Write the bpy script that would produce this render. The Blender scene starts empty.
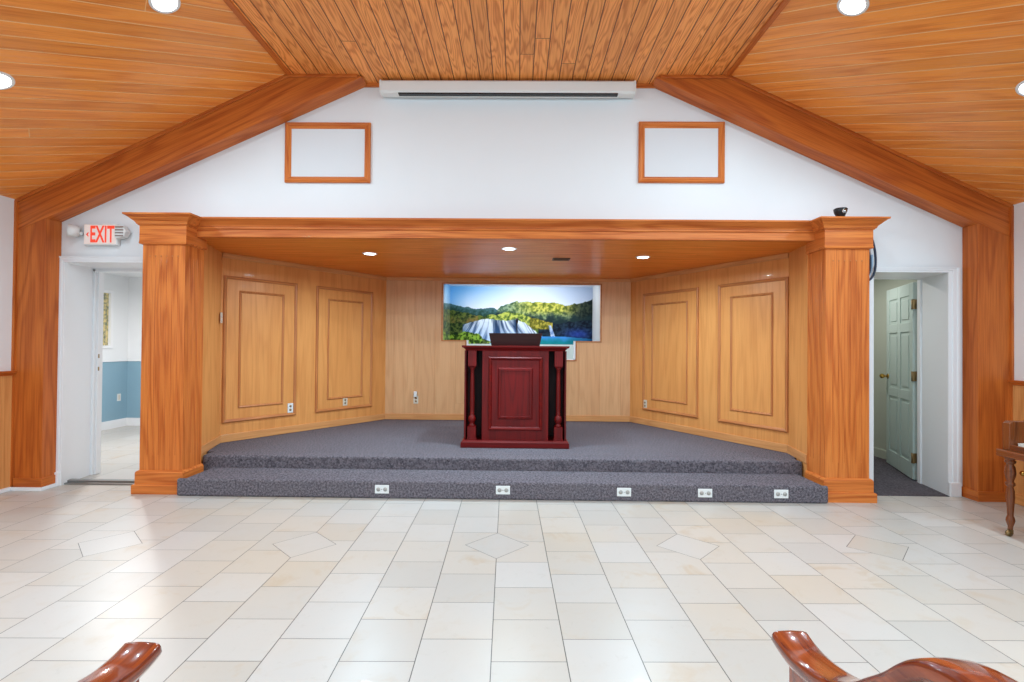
import bpy, bmesh, math, random
from mathutils import Vector, Matrix, noise as mnoise
import numpy as np
rng = random.Random(7)
S = bpy.context.scene
COL = S.collection
PI = math.pi

# ---------------------------------------------------------------- camera
cam_d = bpy.data.cameras.new('camera'); cam = bpy.data.objects.new('camera', cam_d); COL.objects.link(cam)
cam_d.sensor_width = 36; cam_d.lens = 36 * 495 / 1024; cam_d.clip_start = 0.02
yaw, pitch, roll = math.radians(.62), math.radians(.58), math.radians(.5)
fwd = Vector((-math.sin(yaw) * math.cos(pitch), math.cos(yaw) * math.cos(pitch), math.sin(pitch)))
rgt = Vector((math.cos(yaw), math.sin(yaw), 0)); upv = rgt.cross(fwd)
r2 = rgt * math.cos(roll) + upv * math.sin(roll); u2 = -rgt * math.sin(roll) + upv * math.cos(roll)
m = Matrix((r2, u2, -fwd)).transposed().to_4x4(); m.translation = Vector((0, 0, 1.35))
cam.matrix_world = m
S.camera = cam
# ---------------------------------------------------------------- light and exposure
w = bpy.data.worlds.new('world'); S.world = w; w.use_nodes = True
bg = w.node_tree.nodes['Background']; bg.inputs[0].default_value = (.57, .82, 1.0, 1); bg.inputs[1].default_value = 2.3
S.view_settings.view_transform = 'Standard'; S.view_settings.look = 'None'
S.view_settings.gamma = 1; S.view_settings.use_curve_mapping = False
S.view_settings.exposure = -0.69
LAMP_MAIN = (26.0, 78.0, 72.0)   # watts, each recessed ceiling light of the hall, by row from the gable wall back; rear two rows added for light
LAMP_STAGE = 48.0     # each recessed light over the stage
LAMP_COL = (.62, .86, 1.0)

# ================================================================ materials
def srgb(r, g, b):
    f = lambda c: (c / 255 / 12.92) if c / 255 <= .04045 else ((c / 255 + .055) / 1.055) ** 2.4
    return (f(r), f(g), f(b), 1)

class NT:
    def __init__(s, name):
        s.m = bpy.data.materials.new(name); s.m.use_nodes = True; s.t = s.m.node_tree
        s.b = s.t.nodes['Principled BSDF']
    def n(s, typ, **kw):
        x = s.t.nodes.new(typ)
        for k, v in kw.items(): setattr(x, k, v)
        return x
    def l(s, a, b): s.t.links.new(a, b)
    def put(s, sock, v):
        if isinstance(v, bpy.types.NodeSocket): s.l(v, sock)
        elif v is not None: sock.default_value = v
    def M(s, op, a, b=None, c=None):
        x = s.n('ShaderNodeMath', operation=op); s.put(x.inputs[0], a)
        if b is not None: s.put(x.inputs[1], b)
        if c is not None: s.put(x.inputs[2], c)
        return x.outputs[0]
    def xyz(s, a=0., b=0., c=0.):
        x = s.n('ShaderNodeCombineXYZ'); s.put(x.inputs[0], a); s.put(x.inputs[1], b); s.put(x.inputs[2], c); return x.outputs[0]
    def sep(s, v):
        x = s.n('ShaderNodeSeparateXYZ'); s.l(v, x.inputs[0]); return x.outputs
    def noise(s, v, scale=1., detail=2., rough=.5, dist=0.):
        x = s.n('ShaderNodeTexNoise'); s.l(v, x.inputs['Vector']); x.inputs['Scale'].default_value = scale
        x.inputs['Detail'].default_value = detail; x.inputs['Roughness'].default_value = rough; x.inputs['Distortion'].default_value = dist
        return x.outputs['Fac']
    def white(s, v):
        x = s.n('ShaderNodeTexWhiteNoise'); x.noise_dimensions = '3D'; s.l(v, x.inputs['Vector']); return x.outputs['Value']
    def mix(s, f, a, b):
        x = s.n('ShaderNodeMix', data_type='RGBA'); s.put(x.inputs[0], f); s.put(x.inputs[6], a); s.put(x.inputs[7], b); return x.outputs[2]
    def ramp(s, v, lo, hi):
        x = s.n('ShaderNodeMapRange'); s.put(x.inputs[0], v); x.inputs[1].default_value = lo; x.inputs[2].default_value = hi; return x.outputs[0]
    def uv(s): return s.sep(s.n('ShaderNodeTexCoord').outputs['UV'])
    def bump(s, h, strength=.3, dist=.002):
        x = s.n('ShaderNodeBump'); x.inputs['Strength'].default_value = strength; x.inputs['Distance'].default_value = dist
        s.l(h, x.inputs['Height']); s.l(x.outputs[0], s.b.inputs['Normal'])
    def fin(s, col=None, rough=None, metal=None, coat=None, spec=None):
        b = s.b.inputs
        s.put(b['Base Color'], col); s.put(b['Roughness'], rough); s.put(b['Metallic'], metal); s.put(b['Coat Weight'], coat); s.put(b['Specular IOR Level'], spec)
        return s.m

def plain(name, rgb, rough=.5, metal=0., coat=0., emit=None, estr=0., var=.04, spec=None):
    t = NT(name); c = srgb(*rgb)
    pos = t.n('ShaderNodeTexCoord').outputs['Object']
    nz = t.noise(pos, 6., 3.)
    dk = tuple(x * (1 - var * 2) for x in c[:3]) + (1,)
    col = t.mix(nz, dk, c)
    if emit:
        t.b.inputs['Emission Color'].default_value = srgb(*emit); t.b.inputs['Emission Strength'].default_value = estr
    return t.fin(col, rough, metal, coat, spec)

def wood(name, base, dark, light=None, rough=.35, plank=None, gap=None, gapw=.004, rings=16., fine=.5, contrast=.7, coat=.03, tint=.25, gu=.42, gv=4.5, nr=52.):
    """oak or pine: u runs with the grain, v across it, both in metres"""
    t = NT(name); B, D = srgb(*base), srgb(*dark); L = srgb(*(light or base))
    o = t.uv(); u, v = o[0], o[1]
    oi = t.n('ShaderNodeObjectInfo').outputs['Random']
    rnd = t.M('MULTIPLY', oi, 37.)
    if plank:
        q = t.M('DIVIDE', v, plank); idx = t.M('FLOOR', q); fr = t.M('SUBTRACT', q, idx)
        wn = t.white(t.xyz(idx, 3.7, 1.1)); rnd = t.M('MULTIPLY', wn, 91.)
        # butt joints between boards of one course
        uu = t.M('ADD', t.M('DIVIDE', u, 9.1), wn); ju = t.M('FLOOR', uu)
        wn = t.white(t.xyz(idx, ju, 5.5)); rnd = t.M('MULTIPLY', wn, 91.)
        vl = t.M('MULTIPLY', t.M('SUBTRACT', fr, .5), plank)
    else: vl = v
    n1 = t.noise(t.xyz(t.M('MULTIPLY', u, gu), t.M('MULTIPLY', vl, gv), rnd), 1., 2., .45)
    ring = t.M('SINE', t.M('ADD', t.M('MULTIPLY', n1, nr), t.M('MULTIPLY', vl, rings)))
    ring = t.M('POWER', t.M('MULTIPLY_ADD', ring, .5, .5), 2.2)
    n2 = t.noise(t.xyz(t.M('MULTIPLY', u, 3.), t.M('MULTIPLY', v, 110.), rnd), 1., 3.)
    n2 = t.ramp(n2, .42, .72)
    n3 = t.noise(t.xyz(t.M('MULTIPLY', u, .5), t.M('MULTIPLY', v, 3.), rnd), 1., 2.)
    g = t.M('ADD', t.M('MULTIPLY', ring, contrast), t.M('MULTIPLY', n2, fine)); g.node.use_clamp = True
    col = t.mix(t.ramp(n3, .3, .7), B, L)
    col = t.mix(g, col, D)
    if plank:
        k = t.M('MULTIPLY_ADD', wn, tint, -tint / 2)
        hs = t.n('ShaderNodeHueSaturation'); t.l(col, hs.inputs['Color']); t.l(t.M('ADD', k, 1.), hs.inputs['Value']); col = hs.outputs[0]
        ed = t.M('MULTIPLY', t.M('MINIMUM', fr, t.M('SUBTRACT', 1., fr)), plank)
        line = t.M('LESS_THAN', ed, gapw / 2)
        fu = t.M('FRACT', uu); jl = t.M('LESS_THAN', t.M('MULTIPLY', fu, 9.1), gapw * .7)
        line = t.M('MAXIMUM', line, jl)
        col = t.mix(line, col, srgb(*gap))
        t.bump(t.ramp(ed, 0., gapw * 1.5), .6, .003)
    r = t.M('MULTIPLY_ADD', g, .12, rough)
    return t.fin(col, r, 0., coat, .3)

OAK_COL = wood('oak_orange', (217, 123, 56), (178, 84, 30), (225, 134, 64), rough=.38, contrast=.55, fine=.55)
OAK_DARK = wood('oak_red', (199, 105, 40), (159, 71, 23), (207, 115, 48), rough=.4, contrast=.5, fine=.5)
OAK_LIGHT = wood('oak_veneer', (226, 153, 86), (205, 130, 68), (231, 160, 93), rough=.34, contrast=.35, fine=.4, rings=8, nr=38.)
OAK_BACK = wood('oak_veneer_planked', (222, 167, 119), (203, 145, 98), (228, 176, 127), rough=.34, contrast=.3, fine=.4, plank=.3, gap=(196, 138, 92), gapw=.003, tint=.06)
OAK_MOLD = wood('oak_moulding', (200, 128, 73), (168, 97, 52), rough=.35, contrast=.4)
OAK_WAIN = wood('oak_wainscot', (226, 162, 98), (200, 130, 72), rough=.38, contrast=.45, plank=.24, gap=(180, 115, 65), gapw=.003, tint=.08)
CEIL_MID = wood('pine_ceiling', (246, 160, 85), (192, 100, 38), (253, 168, 91), rough=.38, plank=.121, gap=(104, 51, 24), gapw=.008, tint=.22, contrast=.55, fine=.35, rings=20, gu=1.1, gv=9., nr=80.)
CEIL_SIDE = wood('oak_ceiling', (245, 154, 73), (213, 117, 48), (251, 164, 83), rough=.26, plank=.121, gap=(246, 200, 142), gapw=.006, tint=.16, contrast=.4, fine=.5, coat=.08)  # pale gap colour paints the glints along the plank seams
CEIL_STAGE = wood('oak_soffit', (238, 138, 44), (201, 103, 28), (245, 145, 49), rough=.3, plank=.09, gap=(177, 105, 50), gapw=.004, tint=.08, contrast=.35)
CHERRY = wood('cherry', (107, 4, 2), (69, 1, 1), (117, 6, 3), rough=.4, contrast=.4, fine=.4, coat=.04)
CHERRY_D = wood('cherry_dark', (46, 16, 15), (28, 7, 7), rough=.5, contrast=.4, coat=0.)
PEW = wood('pew_wood', (145, 63, 31), (94, 28, 11), (154, 72, 36), rough=.16, contrast=.6, coat=.8)
PIANO = wood('piano_walnut', (134, 72, 35), (90, 43, 19), rough=.25, contrast=.5, coat=.5)
WHITE = plain('wall_paint', (236, 238, 240), .45, var=.01)
WHITE_TRIM = plain('trim_paint', (240, 241, 243), .3, var=.01)
CANVAS = plain('speaker_cloth', (228, 230, 233), .8, var=.01)
PLASTIC = plain('white_plastic', (232, 232, 230), .35, var=.02)
ALMOND = plain('almond_plastic', (222, 210, 190), .35, var=.02)
BLACK = plain('black_plastic', (18, 18, 20), .35)
DARK = plain('dark_slot', (30, 26, 24), .7)
GREYM = plain('grey_socket', (176, 172, 166), .4)
TAN = plain('tan_socket', (150, 120, 90), .4)
BRASS = plain('brass', (200, 160, 80), .25, 1.)
ABRASS = plain('aged_brass', (150, 125, 85), .35, .9)
CHROME = plain('steel', (180, 182, 185), .25, 1.)
NAVY = plain('navy_cable', (30, 42, 66), .45)
PALEBLUE = plain('pale_blue_cable', (150, 178, 204), .45)
BLUE = plain('blue_paint', (140, 174, 192), .5, var=.02)
GREYGREEN = plain('grey_green_paint', (186, 192, 178), .6, var=.02)
DOORP = plain('door_paint', (190, 206, 200), .35, var=.01)
VENT = plain('vent_brown', (92, 62, 44), .5)
TUB = plain('pool_shell', (214, 226, 222), .3)
IVORY = plain('key_ivory', (245, 243, 235), .2)
RED_EMIT = plain('exit_red', (225, 60, 40), .4, emit=(250, 78, 48), estr=.75)
SIGN_FACE = plain('sign_face', (240, 225, 220), .4, emit=(255, 225, 205), estr=.25)
GLOW = plain('lamp_lens', (255, 255, 255), .4, emit=(235, 243, 255), estr=14.)
METAL_SILL = plain('threshold_metal', (150, 148, 145), .35, .7)

def carpet(name, a, b):
    t = NT(name); pos = t.n('ShaderNodeTexCoord').outputs['Object']
    n1 = t.noise(pos, 60., 4., .8); n2 = t.noise(pos, 2.5, 3.)
    f = t.ramp(n1, .34, .68)
    col = t.mix(f, srgb(*a), srgb(*b))
    col = t.mix(t.M('MULTIPLY', t.ramp(n2, .4, .7), .18), col, srgb(120, 112, 116))
    t.bump(n1, .35, .004)
    return t.fin(col, .95, spec=.1)
CARPET = carpet('carpet_blue_grey', (44, 41, 48), (140, 132, 139))
CARPET_D = carpet('carpet_dark', (50, 46, 50), (104, 98, 104))

def floor_mat(name, T=.325, diamonds=True, beige=1.):
    t = NT(name); p = t.sep(t.n('ShaderNodeTexCoord').outputs['Object'])
    c, s_ = math.cos(math.radians(1.2)), math.sin(math.radians(1.2))
    x = t.M('ADD', t.M('MULTIPLY', p[0], c), t.M('MULTIPLY', p[1], s_))
    y = t.M('SUBTRACT', t.M('MULTIPLY', p[1], c), t.M('MULTIPLY', p[0], s_))
    qx = t.M('DIVIDE', t.M('ADD', x, .056), T); ix = t.M('FLOOR', qx); fx = t.M('SUBTRACT', qx, ix)
    par = t.M('FLOORED_MODULO', ix, 2.)
    qy = t.M('DIVIDE', t.M('ADD', t.M('SUBTRACT', y, .18), t.M('MULTIPLY', par, T / 2)), T); iy = t.M('FLOOR', qy); fy = t.M('SUBTRACT', qy, iy)
    dx = t.M('MULTIPLY', t.M('MINIMUM', fx, t.M('SUBTRACT', 1., fx)), T)
    dy = t.M('MULTIPLY', t.M('MINIMUM', fy, t.M('SUBTRACT', 1., fy)), T)
    g = t.M('MAXIMUM', t.M('LESS_THAN', dx, .0021), t.M('LESS_THAN', dy, .0016))
    idv = t.xyz(ix, iy, 0.)
    if diamonds:
        mx = t.M('SUBTRACT', t.M('FLOORED_MODULO', t.M('ADD', x, .056 + .65), 1.3), .65)
        d = t.M('ADD', t.M('ABSOLUTE', mx), t.M('ABSOLUTE', t.M('SUBTRACT', y, 3.37)))
        ins = t.M('LESS_THAN', d, .214); edge = t.M('LESS_THAN', t.M('ABSOLUTE', t.M('SUBTRACT', d, .214)), .0026)
        g = t.M('MAXIMUM', t.M('MULTIPLY', g, t.M('SUBTRACT', 1., ins)), edge)
        did = t.M('FLOOR', t.M('DIVIDE', t.M('ADD', x, .706), 1.3))
        idv = t.xyz(t.M('ADD', t.M('MULTIPLY', ix, t.M('SUBTRACT', 1., ins)), t.M('MULTIPLY', t.M('ADD', did, 60.), ins)), t.M('MULTIPLY', iy, t.M('SUBTRACT', 1., ins)), 0.)
    r1 = t.white(idv); r2 = t.white(t.xyz(r1, 4.4, 2.2))
    pos = t.xyz(x, y, t.M('MULTIPLY', r1, 30.))
    big = t.noise(t.xyz(x, y, 0.), .8, 2.)
    v1 = t.noise(pos, 5., 5., .6, .6); v2 = t.noise(pos, 22., 4., .6, 1.)
    base = t.mix(r1, srgb(198, 192, 186), srgb(188, 181, 173))
    warm = t.M('MULTIPLY', t.ramp(t.M('ADD', big, t.M('MULTIPLY', r2, .22)), .54, .98), .6 * beige)
    col = t.mix(warm, base, srgb(206, 184, 156))
    col = t.mix(t.M('MULTIPLY', t.ramp(v1, .54, .72), t.M('MULTIPLY_ADD', t.M('POWER', r2, 2.), .75, .1)), col, srgb(190, 168, 142))
    col = t.mix(t.M('MULTIPLY', t.ramp(v2, .6, .8), .22), col, srgb(156, 144, 130))
    col = t.mix(g, col, srgb(92, 88, 84))
    t.bump(t.M('SUBTRACT', 1., g), .4, .0015)
    return t.fin(col, t.M('MULTIPLY_ADD', v1, .15, .27), coat=.05)
TILE = floor_mat('travertine')
TILE2 = floor_mat('side_room_tile', T=.45, diamonds=False, beige=.1)

def window_glass():
    t = NT('mottled_glass'); p = t.sep(t.n('ShaderNodeTexCoord').outputs['Object'])
    n = t.noise(t.xyz(p[0], t.M('MULTIPLY', p[1], 9.), t.M('MULTIPLY', p[2], 9.)), 2.2, 3.)
    col = t.mix(t.ramp(n, .35, .65), srgb(96, 104, 84), srgb(190, 172, 120))
    t.l(col, t.b.inputs['Emission Color']); t.b.inputs['Emission Strength'].default_value = .5  # emission stands in for the daylight outside the pane
    return t.fin(col, .15)
WGLASS = window_glass()

def vcol_mat(name):
    t = NT(name); a = t.n('ShaderNodeVertexColor'); a.layer_name = 'print'
    return t.fin(a.outputs[0], .65, spec=.15)
PRINT = vcol_mat('printed_mural')

# ================================================================ mesh helpers
class MB:
    def __init__(s): s.v = []; s.f = []; s.mi = []; s.cur = 0; s.smooth = []; s.sm = False
    def add(s, vs, fs):
        o = len(s.v); s.v += [Vector(p) for p in vs]
        for f in fs: s.f.append([o + i for i in f]); s.mi.append(s.cur); s.smooth.append(s.sm)
        return s
    def box(s, x0, x1, y0, y1, z0, z1):
        v = [(x, y, z) for x in (x0, x1) for y in (y0, y1) for z in (z0, z1)]
        return s.add(v, [(0, 1, 3, 2), (4, 6, 7, 5), (0, 4, 5, 1), (2, 3, 7, 6), (0, 2, 6, 4), (1, 5, 7, 3)])
    def prism(s, pts, axis, a, b):
        """polygon pts extruded along axis; pts given in the remaining two axes in xyz order"""
        def P(p, t):
            q = list(p); q.insert(axis, t); return q
        n = len(pts); v = [P(p, a) for p in pts] + [P(p, b) for p in pts]
        f = [tuple(range(n))[::-1], tuple(range(n, 2 * n))] + [(i, (i + 1) % n, n + (i + 1) % n, n + i) for i in range(n)]
        return s.add(v, f)
    def loft(s, rings, cap=True):
        n = len(rings[0]); v = [p for r in rings for p in r]; f = []
        for k in range(len(rings) - 1):
            for i in range(n): f.append((k * n + i, k * n + (i + 1) % n, (k + 1) * n + (i + 1) % n, (k + 1) * n + i))
        if cap: f += [tuple(range(n))[::-1], tuple(range((len(rings) - 1) * n, len(rings) * n))]
        return s.add(v, f)
    def lathe(s, prof, cx, cy, seg=24):
        """prof: (radius, z)"""
        s.sm = True
        s.loft([[(cx + r * math.cos(2 * PI * i / seg), cy + r * math.sin(2 * PI * i / seg), z) for i in range(seg)] for r, z in prof])
        s.sm = False; return s
    def cyl(s, c, d, r, h, seg=20, r2=None):
        """cylinder from point c along direction d"""
        d = Vector(d).normalized(); c = Vector(c); a = d.orthogonal().normalized(); b = d.cross(a); r2 = r if r2 is None else r2
        s.sm = True
        s.loft([[c + d * t + (a * math.cos(2 * PI * i / seg) + b * math.sin(2 * PI * i / seg)) * rr for i in range(seg)] for t, rr in ((0, r), (h, r2))])
        s.sm = False; return s
    def tube(s, pts, r, seg=8):
        pts = [Vector(p) for p in pts]; rings = []; s.sm = True; prev = None
        for k, p in enumerate(pts):
            d = (pts[min(k + 1, len(pts) - 1)] - pts[max(k - 1, 0)]).normalized()
            a = d.orthogonal().normalized() if prev is None else (prev - d * prev.dot(d)).normalized()
            prev = a; b = d.cross(a)
            rings.append([p + (a * math.cos(2 * PI * i / seg) + b * math.sin(2 * PI * i / seg)) * r for i in range(seg)])
        s.loft(rings); s.sm = False; return s
    def sphere(s, c, r, seg=16, ring=10, sz=1.):
        cx, cy, cz = c; s.sm = True
        s.loft([[(cx + r * math.sin(PI * k / ring) * math.cos(2 * PI * i / seg), cy + r * math.sin(PI * k / ring) * math.sin(2 * PI * i / seg), cz - r * sz * math.cos(PI * k / ring)) for i in range(seg)] for k in [.15] + list(range(1, ring)) + [ring - .15]])
        s.sm = False; return s
    def ring_frame(s, x0, x1, z0, z1, wd, y0, y1, axis=1):
        """mitred picture-frame of bars of width wd, between depths y0 and y1"""
        o = [(x0, z0), (x1, z0), (x1, z1), (x0, z1)]; i = [(x0 + wd, z0 + wd), (x1 - wd, z0 + wd), (x1 - wd, z1 - wd), (x0 + wd, z1 - wd)]
        for k in range(4):
            q = (k + 1) % 4; s.prism([o[k], o[q], i[q], i[k]], axis, y0, y1)
        return s
    def profile_frame(s, x0, x1, z0, z1, prof, ybase, sgn=-1):
        """picture-frame moulding: prof = (inset, height) outline; height grows along sgn*y"""
        rings = []
        for ins, h in prof:
            rings.append([(x0 + ins, ybase + sgn * h, z0 + ins), (x1 - ins, ybase + sgn * h, z0 + ins), (x1 - ins, ybase + sgn * h, z1 - ins), (x0 + ins, ybase + sgn * h, z1 - ins)])
        s.loft(rings, cap=False); return s

def put_mesh(name, mb, mats, grain=(0, 0, 1), off=(0, 0, 0), bevel=0., recalc=True):
    off = Vector(off); me = bpy.data.meshes.new(name)
    me.from_pydata([p - off for p in mb.v], [], mb.f)
    mats = mats if isinstance(mats, (list, tuple)) else [mats]
    for mm in mats: me.materials.append(mm)
    for i, p in enumerate(me.polygons): p.material_index = mb.mi[i]; p.use_smooth = mb.smooth[i]
    if recalc:
        bm = bmesh.new(); bm.from_mesh(me); bmesh.ops.recalc_face_normals(bm, faces=bm.faces); bm.to_mesh(me); bm.free()
    uv = me.uv_layers.new(name='UVMap'); 
    for p in me.polygons:
        g = grain(p.center + off) if callable(grain) else grain
        g = Vector(g); n = p.normal; gg = g - n * g.dot(n)
        if gg.length < .25 * g.length:
            gg = max((Vector(a) - n * n.dot(Vector(a)) for a in ((0, 1.01, 0), (0, 0, 1), (1, 0, 0))), key=lambda q: q.length)
        gg.normalize(); c = n.cross(gg)
        for li in p.loop_indices:
            co = me.vertices[me.loops[li].vertex_index].co
            uv.data[li].uv = (co.dot(gg), co.dot(c))
    return me

def obj(name, mb, mats, parent=None, grain=(0, 0, 1), bevel=0., local=False, label=None, origin=None):
    if parent is not None and not local: off = Vector(parent['_w'])
    elif parent is not None: off = Vector((0, 0, 0))
    elif origin is not None: off = Vector(origin)
    else:
        xs = [p.x for p in mb.v]; ys = [p.y for p in mb.v]; zs = [p.z for p in mb.v]
        off = Vector(((min(xs) + max(xs)) / 2, (min(ys) + max(ys)) / 2, min(zs)))
    me = put_mesh(name, mb, mats, grain, off)
    o = bpy.data.objects.new(name, me); COL.objects.link(o)
    if parent is not None:
        o.parent = parent; o['_w'] = list(parent['_w'])
    else: o.location = off; o['_w'] = list(off)
    if bevel:
        b = o.modifiers.new('bevel', 'BEVEL'); b.width = bevel; b.segments = 2; b.limit_method = 'ANGLE'; b.angle_limit = math.radians(40); b.harden_normals = False
    if label: o['label'] = label
    return o

def thing(name, label, cat, loc, rz=0., group=None):
    o = bpy.data.objects.new(name, None); COL.objects.link(o); o.empty_display_size = .1
    o.location = loc; o.rotation_euler = (0, 0, rz); o['_w'] = list(loc)
    o['label'] = label; o['category'] = cat
    if group: o['group'] = group
    return o
def tag(o, label, cat, group=None):
    o['label'] = label; o['category'] = cat
    if group: o['group'] = group
    return o
def struct(name, mb, mats, grain=(0, 0, 1), bevel=0., origin=(0, 0, 0), label=None):
    o = obj(name, mb, mats, None, grain, bevel, origin=origin); o['kind'] = 'structure'
    if label: o['label'] = label
    return o
def dup(root, loc, label=None, rz=None):
    r = root.copy(); COL.objects.link(r); r.location = loc
    if rz is not None: r.rotation_euler = (0, 0, rz)
    if label: r['label'] = label
    for ch in list(root.children):
        c = ch.copy(); COL.objects.link(c); c.parent = r
        for g in list(ch.children):
            d = g.copy(); COL.objects.link(d); d.parent = c
    return r

# ================================================================ geometry constants
XL, XR = -4.60, 4.42          # side walls
YB = 4.63                     # face of the back wall
YF = -4.0                     # rear of the room
ZC, ZE = 3.81, 2.65           # flat ceiling, eaves
JL, JR = -2.12, 1.90          # where the flat ceiling meets the slopes
ZS = .268                     # stage floor
ZSC = 2.34                    # stage ceiling
YS = 7.2                      # stage back wall

# ---------------------------------------------------------------- floor
struct('floor', MB().box(XL - .2, XR + .2, YF, YB + .06, -.1, 0), TILE)
# ---------------------------------------------------------------- ceiling
mb = MB(); mb.box(JL, JR, YF, YB, ZC, ZC + .05)
o = struct('ceiling', mb, CEIL_MID, grain=(0, 1, 0), label='flat plank ceiling')
sl = (ZC - ZE) / (JL - XL)
mb = MB(); mb.prism([(XL, ZE), (JL, ZC), (JL, ZC + .05), (XL, ZE + .05)], 1, YF, YB)
struct('ceiling', mb, CEIL_SIDE, grain=Vector((1.0 / math.sqrt(1 + sl * sl), 1.0, sl / math.sqrt(1 + sl * sl))), label='left sloping ceiling in diagonal planks')
sr = (ZC - ZE) / (XR - JR)
mb = MB(); mb.prism([(XR, ZE), (JR, ZC), (JR, ZC + .05), (XR, ZE + .05)], 1, YF, YB)
struct('ceiling', mb, CEIL_SIDE, grain=Vector((-1.0 / math.sqrt(1 + sr * sr), 1.0, sr / math.sqrt(1 + sr * sr))), label='right sloping ceiling in diagonal planks')
# thin corner strips along the two folds of the ceiling
struct('trim_1', MB().box(JL, JL + .045, YF, 4.47, ZC - .012, ZC), OAK_DARK, grain=(0, 1, 0))
struct('trim_2', MB().box(JR - .045, JR, YF, 4.47, ZC - .012, ZC), OAK_DARK, grain=(0, 1, 0))

# ---------------------------------------------------------------- back wall with its three openings
out = [(XL, 0), (-4.42, 0), (-4.42, 2.13), (-3.36, 2.13), (-3.36, 0), (-3.22, 0), (-3.22, 2.36), (2.84, 2.36), (2.84, 0), (3.27, 0), (3.27, 2.09), (4.10, 2.09), (4.10, 0), (XR, 0),
       (XR, ZE + .02), (JR, ZC + .02), (JL, ZC + .02), (XL, ZE + .02)]
struct('wall_back', MB().prism(out, 1, YB, 5.07), WHITE)

# side walls: white above, oak wainscot below with a cap rail
def side_wall(name, x0, x1, face, sgn):
    struct(name, MB().box(x0, x1, YF, YB, 0, ZE + .02), WHITE)
side_wall('wall_left', XL - .12, XL, XL, 1); side_wall('wall_right', XR, XR + .12, XR, -1)
struct('trim_3', MB().box(XL, XL + .012, YF, 4.47, .03, 1.06), OAK_WAIN)
struct('trim_4', MB().box(XR - .012, XR, YF, 4.47, .0, 1.06), OAK_WAIN)
def cap_rail(name, x, s):
    mb = MB(); mb.prism([(x, 1.035), (x + s * .022, 1.045), (x + s * .024, 1.065), (x + s * .04, 1.07), (x + s * .04, 1.085), (x, 1.085)], 1, YF, 4.47)
    struct(name, mb, OAK_DARK, grain=(0, 1, 0))
cap_rail('trim_5', XL, 1); cap_rail('trim_6', XR, -1)
struct('baseboard_left', MB().box(XL, XL + .03, YF, 4.45, 0, .035), WHITE_TRIM, bevel=.006)
struct('baseboard_right', MB().box(XR - .028, XR, YF, 4.46, 0, .09), OAK_WAIN, grain=(0, 1, 0), bevel=.004)

# ---------------------------------------------------------------- corner pilasters and raking beams
PY = 4.47
def pilaster(name, x0, x1, side, ztop):
    inner = x1 if side > 0 else x0
    mb = MB()
    zi = 2.49                                           # top on the aisle side, under the raking beam
    if side > 0: mb.prism([(x0, 0), (x1, 0), (x1, 2.485), (x0, 2.36)], 1, PY, YB)
    else: mb.prism([(x0, 0), (x1, 0), (x1, 2.36), (x0, 2.485)], 1, PY, YB)
    struct(name, mb, OAK_DARK, bevel=.004)
pilaster('trim_7', XL, -4.32, 1, 0); pilaster('trim_8', 4.12, XR, -1, 0)
# plinth blocks
struct('trim_9', MB().box(XL + .03, -4.308, PY - .012, YB, .03, .11), OAK_DARK, grain=(1, 0, 0), bevel=.004)
struct('trim_10', MB().box(4.108, XR - .03, PY - .012, YB, 0, .09), OAK_DARK, grain=(1, 0, 0), bevel=.004)
struct('baseboard_back', MB().box(XL + .03, -4.29, PY - .03, PY - .012, 0, .032).box(-4.308, -4.29, PY - .012, YB - .02, 0, .032), WHITE_TRIM, bevel=.004)
# corner strips against the side walls
struct('trim_11', MB().box(XL, XL + .022, PY - .018, PY, .04, 2.64), OAK_DARK)
struct('trim_12', MB().box(XR - .022, XR, PY - .018, PY, .0, 2.64), OAK_DARK)
def raking(name, pts, grain, top):
    mb = MB(); mb.prism(pts, 1, PY, YB); struct(name, mb, OAK_DARK, grain=grain, bevel=.004)
sL = (3.81 - 2.475) / (-1.41 + 4.32)
raking('trim_13', [(XL, ZE), (JL, ZC), (-1.475, ZC), (-1.43, ZC - .02), (-4.32, 2.485), (XL, 2.36)], (1, 0, sl), None)
raking('trim_14', [(XR, ZE), (JR, ZC), (1.275, ZC), (1.235, ZC - .02), (4.12, 2.485), (XR, 2.36)], (-1, 0, sr), None)
# small moulding along the top edge of each raking beam
def rake_mould(name, x0, z0, x1, z1, x2, g):
    t = .03; n = Vector((z1 - z0, 0, -(x1 - x0))).normalized()
    if n.z > 0: n = -n
    mb = MB()
    mb.prism([(x0, z0), (x1, z1), (x2, z1), (x2, z1 - t), (x1 + n.x * t * .4, z1 - t), (x0 + n.x * t, z0 + n.z * t)], 1, PY - .016, PY)
    struct(name, mb, OAK_DARK, grain=g, bevel=.004)
rake_mould('trim_15', XL, ZE, JL, ZC, -1.475, (1, 0, sl)); rake_mould('trim_16', XR, ZE, JR, ZC, 1.275, (-1, 0, sr))
# lower edge bead against the wall
struct('trim_17', MB().box(-1.475, 1.275, YB - .022, YB, ZC - .035, ZC), OAK_COL, grain=(1, 0, 0), bevel=.003)

# ---------------------------------------------------------------- door openings
def prism_z(mb, pts, z0, z1): return mb.prism(pts, 2, z0, z1)
def casing(name, xa, xb, ztop, wd=.062, wr=None):
    """stepped white casing on the hall side of an opening from xa to xb"""
    mb = MB(); wr = wr or wd
    for d, a, b in ((.012, 0., 1.), (.02, .35, 1.), (.026, .75, 1.)):
        xo, xi = xa - wd * b, xa - wd * a
        if xa > -4.5 and name != 'x':
            mb.box(xa - wd * b, xa - wd * a, YB - d, YB, 0, ztop + wd * a)
            mb.box(xb + wr * a, xb + wr * b, YB - d, YB, 0, ztop + wd * a)
            mb.box(xa - wd * b, xb + wr * b, YB - d, YB, ztop + wd * a, ztop + wd * b)
    return struct(name, mb, WHITE_TRIM, bevel=.002)
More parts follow.
